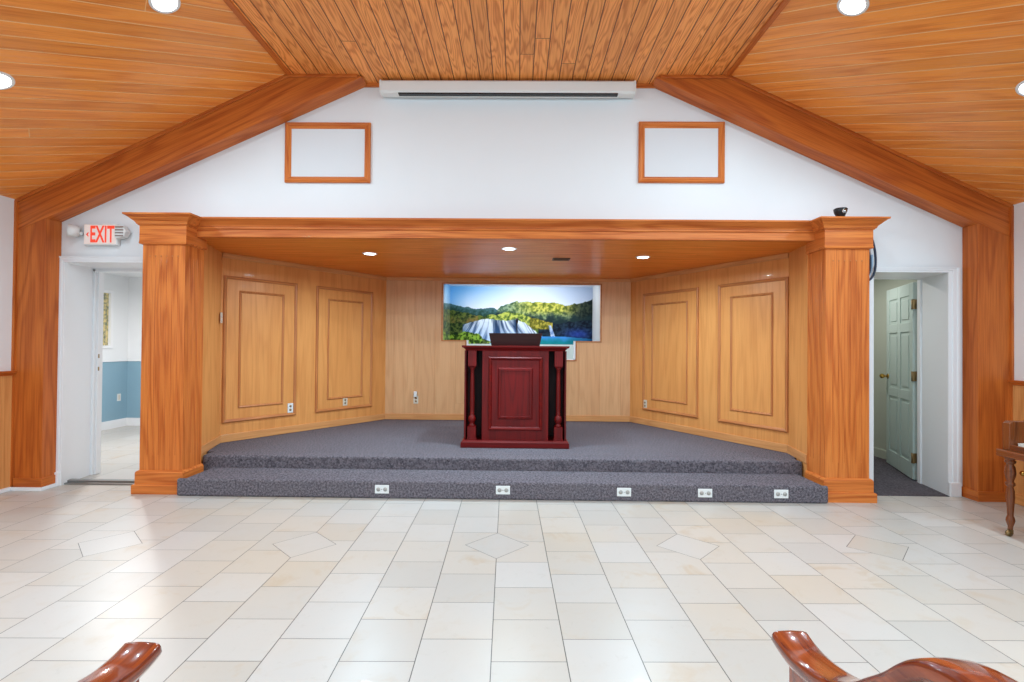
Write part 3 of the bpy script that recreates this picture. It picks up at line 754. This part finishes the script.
# ---------------------------------------------------------------- exit sign
t = thing('exit_sign', 'lit white exit sign with red letters and two emergency lamp heads over the left doorway', 'exit sign', (-3.92, YB, 2.26))
ex0, ex1 = -4.075, -3.755
obj('housing', MB().box(ex0, ex1, 4.585, YB, 2.262, 2.462), PLASTIC, t, bevel=.008)
fc = obj('face_plate', MB().box(ex0 + .01, ex1 - .01, 4.580, 4.586, 2.272, 2.452), SIGN_FACE, t, bevel=.002)
def text_mesh(s, x, y, z, h, wtot, depth=.002):
    cu = bpy.data.curves.new('t', 'FONT'); cu.body = s; cu.size = 1; cu.extrude = 0; cu.align_x = 'LEFT'; cu.offset = .022
    to = bpy.data.objects.new('t', cu); COL.objects.link(to); bpy.context.view_layer.update()
    me = bpy.data.meshes.new_from_object(to.evaluated_get(bpy.context.evaluated_depsgraph_get())); bpy.data.objects.remove(to)
    xs = [v.co.x for v in me.vertices]; ys = [v.co.y for v in me.vertices]
    kx, ky = wtot / (max(xs) - min(xs)), h / (max(ys) - min(ys)); mx, my = min(xs), min(ys)
    b = MB(); b.add([(x + (v.co.x - mx) * kx, y, z + (v.co.y - my) * ky) for v in me.vertices], [tuple(p.vertices) for p in me.polygons]); return b
obj('exit_lettering', text_mesh('EXIT', -4.005, 4.579, 2.285, .158, .228), RED_EMIT, fc, label='red EXIT letters')
obj('arrow', MB().prism([(-4.045, 2.36), (-4.022, 2.382), (-4.022, 2.370), (-4.030, 2.36), (-4.022, 2.350), (-4.022, 2.338)], 1, 4.578, 4.580), RED_EMIT, fc, label='red chevron pointing left')
# lamp heads
mb = MB(); mb.cyl((ex0 - .02, 4.60, 2.37), (-1, -.2, .15), .018, .03); mb.cyl((ex0 - .05, 4.60, 2.385), (-.75, -.65, .1), .045, .085, r2=.062)
obj('lamp_head', mb, PLASTIC, t)
mb = MB(); mb.cyl((ex1, 4.60, 2.37), (1, -.1, 0), .016, .03); mb.prism([(ex1 + .0, 2.32), (ex1 + .085, 2.335), (ex1 + .11, 2.385), (ex1 + .075, 2.44), (ex1 - .0, 2.445)], 1, 4.55, 4.61)
lh = obj('lamp_head', mb, PLASTIC, t, bevel=.006)
mb = MB()
for k in range(4): mb.box(ex1 + .008, ex1 + .085, 4.546, 4.551, 2.338 + k * .027, 2.349 + k * .027)
obj('louvre', mb, CHROME, lh)

# ---------------------------------------------------------------- recessed lights
def lamp(parent, loc, n, power, size, col=None):
    l = bpy.data.lights.new('lamp', 'AREA'); l.shape = 'DISK'; l.size = size; l.energy = power; l.color = col or LAMP_COL; l.spread = math.radians(170)
    o = bpy.data.objects.new('lamp_bulb', l); COL.objects.link(o); o.parent = parent
    o.location = Vector(loc); o.rotation_euler = Vector(n).to_track_quat('-Z', 'Y').to_euler()
def downlight(p, n, power, label, r=.075, grp='recessed lights in the hall ceiling', col=None):
    """n points down into the room"""
    n = Vector(n).normalized(); p = Vector(p)
    t = thing('recessed_light', label, 'ceiling light', p, group=grp)
    a = n.orthogonal().normalized(); b = n.cross(a)
    def ring(rr, h, seg=32): return [n * h + (a * math.cos(2 * PI * i / seg) + b * math.sin(2 * PI * i / seg)) * rr for i in range(seg)]
    m1 = MB(); m1.sm = True; m1.loft([ring(r * 1.28, -.002), ring(r * 1.28, .003), ring(r * 1.2, .007), ring(r * 1.02, .007), ring(r, .003), ring(r, -.002)], cap=False)
    obj('trim_ring', m1, PLASTIC, t, local=True)
    m2 = MB(); m2.loft([ring(r * 1.02, .0015), ring(r * 1.0, .004)]); obj('lens', m2, GLOW, t, local=True)
    lamp(t, n * .03, n, power, r * 1.9, col)
    return t
nLs = Vector((sl, 0, -1)); nRs = Vector((-sr, 0, -1))
def zl(x): return ZE + (x - XL) * sl
def zr(x): return ZE + (XR - x) * sr
for i, y in enumerate((3.32, .9, -1.6)):  # only the first row is in view; the others are added to light the hall
    where = ('near the gable wall', 'above the pews, added out of view for light', 'toward the rear of the hall, added out of view for light')[i]
    downlight((-2.42, y, zl(-2.42)), nLs, LAMP_MAIN[i], 'recessed light high on the left slope ' + where)
    downlight((-3.57, y, zl(-3.57)), nLs, LAMP_MAIN[i], 'recessed light low on the left slope ' + where)
    downlight((2.23, y, zr(2.23)), nRs, LAMP_MAIN[i] * 1.22, 'recessed light high on the right slope ' + where)
    downlight((3.435, y, zr(3.435)), nRs, LAMP_MAIN[i] * 1.22, 'recessed light low on the right slope ' + where)
for x, y, l in ((-1.607, 5.343, 'left recessed light in the stage ceiling'), (-.093, 5.017, 'middle recessed light in the stage ceiling'), (1.372, 5.442, 'right recessed light in the stage ceiling')):
    downlight((x, y, ZSC), (0, 0, -1), LAMP_STAGE, l, .062, 'recessed lights in the stage ceiling')
downlight((-5.0, 6.3, 2.42), (0, 0, -1), 85, 'added unseen ceiling light in the room behind the left doorway', .07, 'added lights in the side rooms', (1, .98, .96))  # unseen lamp, added to brighten the left side room
downlight((3.7, 5.9, 2.42), (0, 0, -1), 20, 'added unseen ceiling light in the room behind the right doorway', .07, 'added lights in the side rooms', (1, .96, .92))  # unseen lamp, added to brighten the right room
t = thing('recess_fill_light', 'added tube light hidden above the recess opening to brighten the mural', 'ceiling light', (.05, 7.29, RZ))  # invented fixture, added out of view to brighten the mural and recess
obj('housing', MB().box(-.9, .9, -.025, .025, -.02, 0), PLASTIC, t, local=True, bevel=.003)
obj('tube', MB().cyl((-.88, .0, -.028), (1, 0, 0), .008, 1.76, 10), GLOW, t, local=True)
for x in (-.6, 0, .6):
    l = bpy.data.lights.new('lamp', 'AREA'); l.shape = 'RECTANGLE'; l.size = .58; l.size_y = .03; l.energy = 5.5; l.color = (.85, .93, 1)
    o = bpy.data.objects.new('lamp_bulb', l); COL.objects.link(o); o.parent = t; o.location = (x, .02, -.045); o.rotation_euler = Vector((0, .75, -.8)).to_track_quat('-Z', 'Y').to_euler()
# ceiling vent over the stage
t = thing('ceiling_vent', 'small dark brown vent in the stage ceiling right of the middle light', 'vent', (.486, 5.60, ZSC))
obj('frame', MB().box(.39, .585, 5.53, 5.545, ZSC - .008, ZSC).box(.39, .585, 5.655, 5.67, ZSC - .008, ZSC).box(.39, .405, 5.545, 5.655, ZSC - .008, ZSC).box(.57, .585, 5.545, 5.655, ZSC - .008, ZSC), VENT, t)
mb = MB()
for k in range(6): mb.box(.405, .57, 5.55 + k * .018, 5.557 + k * .018, ZSC - .006, ZSC)
obj('slat', mb, VENT, t); obj('backing', MB().box(.405, .57, 5.545, 5.655, ZSC - .0015, ZSC), DARK, t)

# ---------------------------------------------------------------- lectern
LZ = ZS; LX = -.018; LY = 5.26
t = thing('lectern', 'dark cherry wooden lectern with corner posts and raised front panel at centre stage', 'lectern', (LX, LY + .25, LZ))
def lx(px): return (px - 515.5) / 94.3 + LX
def lz(py): return LZ + (448 - py) / 94.3
x0, x1 = lx(460.7), lx(570.3)
def sqr(hx, y0, y1, z): return [(LX - hx, y0, z), (LX + hx, y0, z), (LX + hx, y1, z), (LX - hx, y1, z)]
HB = .575
obj('plinth', MB().loft([sqr(HB, LY - .01, LY + .52, LZ), sqr(HB, LY - .01, LY + .52, LZ + .055), sqr(HB - .012, LY + .0, LY + .51, LZ + .068), sqr(HB - .022, LY + .012, LY + .50, LZ + .075)]), CHERRY, t, grain=(1, 0, 0), bevel=.003)
ZT = LZ + 1.03
obj('top', MB().loft([sqr(HB - .045, LY + .03, LY + .49, ZT), sqr(HB - .04, LY + .022, LY + .495, ZT + .012), sqr(HB - .02, LY + .004, LY + .51, ZT + .03), sqr(HB - .005, LY - .01, LY + .525, ZT + .036), sqr(HB - .003, LY - .012, LY + .53, ZT + .055)]), CHERRY, t, grain=(1, 0, 0), bevel=.002)
# back carcass (set back) with dark niches beside the projecting front
obj('side_panel', MB().box(-.548 + LX, -.53 + LX, LY + .06, LY + .48, LZ + .07, ZT), CHERRY, t)
obj('side_panel', MB().box(.53 + LX, .548 + LX, LY + .06, LY + .48, LZ + .07, ZT), CHERRY, t)
obj('niche_panel', MB().box(-.53 + LX, .53 + LX, LY + .30, LY + .32, LZ + .07, ZT), CHERRY_D, t)  # darker wood puts the shade of the niches into the panel colour
fp = obj('front_panel', MB().box(-.355 + LX, .355 + LX, LY + .03, LY + .30, LZ + .07, ZT), CHERRY, t, bevel=.003)
a0, a1, b0, b1 = -.285 + LX, .29 + LX, LZ + .185, LZ + .965
obj('outer_moulding', MB().profile_frame(a0, a1, b0, b1, [(0, 0), (0, .014), (.012, .022), (.026, .014), (.036, .0)], LY + .03, -1), CHERRY, fp, grain=(1, 0, 0))
obj('inner_moulding', MB().profile_frame(a0 + .10, a1 - .105, b0 + .115, b1 - .115, [(0, 0), (.01, .016), (.03, .018), (.034, .010)], LY + .03, -1).box(a0 + .13, a1 - .135, LY + .022, LY + .03, b0 + .145, b1 - .145), CHERRY, fp)
for s in (-1, 1):
    cx, cy = LX + s * .462, LY + .062
    m = MB(); m.box(cx - .044, cx + .044, cy - .044, cy + .044, ZT - .16, ZT); 
    m.loft([[(cx + a * r, cy + b * r, z) for a, b in ((-1, -1), (1, -1), (1, 1), (-1, 1))] for r, z in ((.026, ZT - .185), (.042, ZT - .165), (.044, ZT - .16))])
    m.box(cx - .044, cx + .044, cy - .044, cy + .044, LZ + .075, LZ + .22)
    m.box(cx - .05, cx + .05, cy - .05, cy + .05, LZ + .072, LZ + .095)
    pf = [(.03, .215), (.036, .232), (.024, .245), (.022, .255), (.036, .275), (.04, .30), (.032, .33), (.02, .345), (.026, .36), (.02, .372), (.0235, .40), (.024, .5), (.019, .78), (.018, .825), (.027, .835), (.027, .845), (.02, .852), (.03, .868)]
    m.lathe([(r, LZ + z) for r, z in pf], cx, cy, 20)
    obj('post', m, CHERRY, t, bevel=.0)
# reading desk: tapered board seen from the front, sloping away
zz = ZT + .055
rd = MB(); rd.add([(-.262 + LX, LY + .06, zz), (.258 + LX, LY + .06, zz), (.285 + LX, LY + .03, zz + .135), (-.287 + LX, LY + .03, zz + .135),
                   (-.262 + LX, LY + .40, zz), (.258 + LX, LY + .40, zz), (.285 + LX, LY + .42, zz + .05), (-.287 + LX, LY + .42, zz + .05)],
                  [(0, 1, 2, 3), (5, 4, 7, 6), (0, 4, 5, 1), (3, 2, 6, 7), (0, 3, 7, 4), (1, 5, 6, 2)])
obj('reading_desk', rd, CHERRY_D, t, grain=(1, 0, 0), bevel=.004, label='dark sloping reading desk')
# microphone
t = thing('microphone', 'black gooseneck microphone rising behind the lectern reading desk', 'microphone', (.0, LY + .49, zz + .0))
obj('base', MB().lathe([(.03, zz + .001), (.03, zz + .015), (.012, zz + .025)], -.005, LY + .497, 16), BLACK, t)
pts = [(-.005, LY + .497, zz + .02), (-.005, LY + .49, zz + .12), (-.006, LY + .37, zz + .22), (-.006, LY + .33, zz + .27)]
obj('gooseneck', MB().tube(pts, .006), BLACK, t)
obj('capsule', MB().cyl((-.006, LY + .335, zz + .262), (0, -.6, .55), .012, .06, 14, .015), BLACK, t)

# ---------------------------------------------------------------- little speaker on the right capital, cable bundle
t = thing('mini_speaker', 'small black dome-shaped device on top of the right column', 'speaker', (2.83, 4.37, 2.502))
obj('body', MB().lathe([(.028, 2.502), (.032, 2.51), (.05, 2.55), (.055, 2.575), (.05, 2.582), (.01, 2.585)], 2.83, 4.37, 20), BLACK, t)
obj('lens', MB().cyl((2.83, 4.325, 2.548), (0, -1, .1), .02, .012, 14), CHROME, t)
t = thing('cable_bundle', 'loop of navy and pale blue cable hanging down the right side of the right column', 'cable', (3.2, 4.56, 2.0))
def hang(x0, x1, z0, z1, y, bow, n=24):
    pts = []
    for i in range(n + 1):
        a = i / n; th_ = a * PI
        if a < .75: pts.append((x0 + (bow) * math.sin(a / .75 * PI * .55), y, z0 + (z1 - z0) * (a / .75)))
    return pts
def curve(pts, n=8):
    P = [Vector(p) for p in pts]; out = []
    for i in range(len(P) - 1):
        p0, p1, p2, p3 = P[max(i - 1, 0)], P[i], P[i + 1], P[min(i + 2, len(P) - 1)]
        for k in range(n):
            q = k / n; out.append(.5 * ((2 * p1) + (-p0 + p2) * q + (2 * p0 - 5 * p1 + 4 * p2 - p3) * q * q + (-p0 + 3 * p1 - 3 * p2 + p3) * q ** 3))
    out.append(P[-1]); return out
yc = 4.58
obj('navy_cord', MB().tube(curve([(3.235, yc, 2.41), (3.265, yc, 2.33), (3.285, yc, 2.22), (3.285, yc, 2.10), (3.262, yc, 2.02), (3.225, yc, 1.985), (3.19, yc, 2.0)]), .010), NAVY, t)
obj('navy_cord', MB().tube(curve([(3.228, yc - .02, 2.38), (3.205, yc - .02, 2.28), (3.222, yc - .02, 2.18), (3.225, yc - .02, 2.08), (3.205, yc - .02, 2.03), (3.175, yc - .02, 2.02)]), .009), NAVY, t)
obj('pale_cord', MB().tube(curve([(3.19, yc + .01, 2.26), (3.188, yc + .01, 2.14), (3.195, yc + .01, 2.06), (3.23, yc + .01, 2.03), (3.258, yc + .01, 2.10), (3.262, yc + .01, 2.22)]), .010), PALEBLUE, t)
obj('hook', MB().tube([(3.16, yc, 2.40), (3.22, yc, 2.405), (3.245, yc, 2.42)], .006), BLACK, t)

# ---------------------------------------------------------------- pews
def pew(ax, ytip, s, label):
    """ax = aisle face of the cap, s = +1 when the pew runs toward +x"""
    t = thing('pew', label, 'pew', (ax, ytip, 0), group='church pews in the foreground')
    prof = [(0, .662), (-.03, .655), (-.07, .652), (-.12, .658), (-.18, .673), (-.225, .693), (-.27, .722), (-.31, .757), (-.35, .793), (-.385, .830), (-.41, .852), (-.44, .870), (-.486, .884), (-.54, .889), (-.60, .890), (-.66, .885), (-.71, .86), (-.74, .82)]
    L = 2.7
    def end(x_out, xs):
        # cap swept along the profile, rounded section
        cm = MB(); cm.sm = True; rings = []; wd, h = .086, .036
        P = curve([(0, y, z) for y, z in prof], 4)
        for k, p in enumerate(P):
            d = (P[min(k + 1, len(P) - 1)] - P[max(k - 1, 0)]).normalized(); nrm = Vector((0, -d.z, d.y));
            if nrm.z < 0: nrm = -nrm
            sec = [(0.006, -h), (.0, -h * .7), (0, -h * .3), (.003, -.004), (.012, -.0005), (.03, .001), (wd / 2, .0018), (wd - .03, .001), (wd - .012, -.0005), (wd - .003, -.004), (wd, -h * .3), (wd, -h * .7), (wd - .006, -h)]
            rings.append([Vector((x_out + xs * a, ytip + p.y, p.z)) + nrm * b for a, b in sec])
        cm.loft(rings)
        obj('arm_cap', cm, PEW, t, grain=(0, 1, 0))
        pts = [(ytip + y - .02, z - .03) for y, z in prof]
        pts = [(ytip - .03, 0.0)] + [(ytip - .03, .60)] + pts[1:-1] + [(ytip - .75, .78), (ytip - .80, .4), (ytip - .80, 0)]
        pm = MB(); pm.prism(pts, 0, min(x_out + xs * .022, x_out + xs * .062), max(x_out + xs * .022, x_out + xs * .062))
        obj('end_panel', pm, PEW, t, bevel=.004)
    end(ax, s); end(ax + s * L, -s)
    xa, xb = sorted((ax + s * .06, ax + s * (L - .06)))
    seat = MB().box(xa, xb, ytip - .62, ytip - .13, .41, .45)
    obj('seat', seat, PEW, t, grain=(1, 0, 0), bevel=.012)
    obj('backrest', MB().prism([(ytip - .60, .45), (ytip - .56, .45), (ytip - .66, .86), (ytip - .70, .86)], 0, xa, xb), PEW, t, grain=(1, 0, 0), bevel=.006)
pew(.628, 1.22, 1, 'reddish wooden pew whose curved arm cap shows at the bottom right')
pew(-.814, 1.135, -1, 'reddish wooden pew whose arm tip shows at the bottom left')

# ---------------------------------------------------------------- piano by the right wall
t = thing('piano', 'brown wooden upright piano with turned legs against the right wall', 'piano', (4.0, 3.0, 0))
py0, py1 = 2.30, 3.69
obj('case', MB().box(3.93, 4.37, py0, py1, .08, .93), PIANO, t, bevel=.006)
obj('lid', MB().box(3.90, 4.385, py0 - .01, py1 + .01, .93, .955), PIANO, t, grain=(0, 1, 0), bevel=.006)
obj('keybed', MB().box(3.535, 3.94, py0 - .01, py1 + .01, .575, .625), PIANO, t, grain=(0, 1, 0), bevel=.008)
for y0 in (py0, py1 - .055):
    obj('key_block', MB().prism([(3.575, .625), (3.575, .82), (3.60, .835), (3.72, .835), (3.80, .87), (3.94, .90), (3.94, .625)], 1, y0, y0 + .055), PIANO, t, bevel=.005)
obj('key_slip', MB().box(3.575, 3.60, py0 + .055, py1 - .055, .625, .665), PIANO, t, grain=(0, 1, 0), bevel=.003)
nk = 52; kw = (py1 - py0 - .14) / nk
km = MB()
for k in range(nk): km.box(3.62, 3.76, py0 + .07 + k * kw + .0008, py0 + .07 + (k + 1) * kw - .0008, .655, .68)
obj('white_keys', km, IVORY, t)
bk = MB()
for k in range(nk - 1):
    if k % 7 in (0, 2, 3, 5, 6): bk.box(3.665, 3.76, py0 + .07 + (k + 1) * kw - .006, py0 + .07 + (k + 1) * kw + .006, .68, .692)
obj('black_keys', bk, BLACK, t)
obj('fallboard', MB().prism([(3.76, .68), (3.78, .70), (3.85, .87), (3.94, .89), (3.94, .66), (3.76, .66)], 1, py0 + .055, py1 - .055), CHERRY_D, t, grain=(0, 1, 0), bevel=.003)
for yy in (py1 - .04, py0 + .04):
    pf = [(.012, .045), (.018, .05), (.021, .075), (.03, .10), (.034, .115), (.03, .135), (.022, .15), (.026, .20), (.032, .28), (.030, .33), (.022, .355), (.022, .36), (.036, .372), (.036, .386), (.024, .395), (.024, .40), (.035, .43), (.041, .46), (.036, .50), (.026, .52), (.026, .525), (.04, .535), (.04, .548), (.03, .552), (.03, .556), (.042, .562), (.042, .576)]
    lg = obj('leg', MB().lathe([(r * .78, z) for r, z in pf], 3.595, yy, 24), PIANO, t)
    obj('caster', MB().cyl((3.585, yy - .009, .022), (0, 1, 0), .022, .018, 18)  .box(3.586, 3.604, yy - .014, yy + .014, .02, .05), ABRASS, lg)
for k in (-.1, 0, .1): obj('pedal', MB().box(3.80, 3.93, 3.0 + k - .012, 3.0 + k + .012, .09, .105), BRASS, t)
obj('toe_board', MB().box(3.88, 3.93, py0, py1, 0, .1), PIANO, t)
tag(obj('brass_knob', MB().cyl((XR - .012, 4.32, .29), (-1, 0, 0), .012, .03).sphere((XR - .055, 4.32, .29), .024), BRASS), 'small round brass knob low on the right wainscot behind the piano leg', 'knob')

# tidy helper properties
for o in bpy.data.objects:
    if '_w' in o: del o['_w']
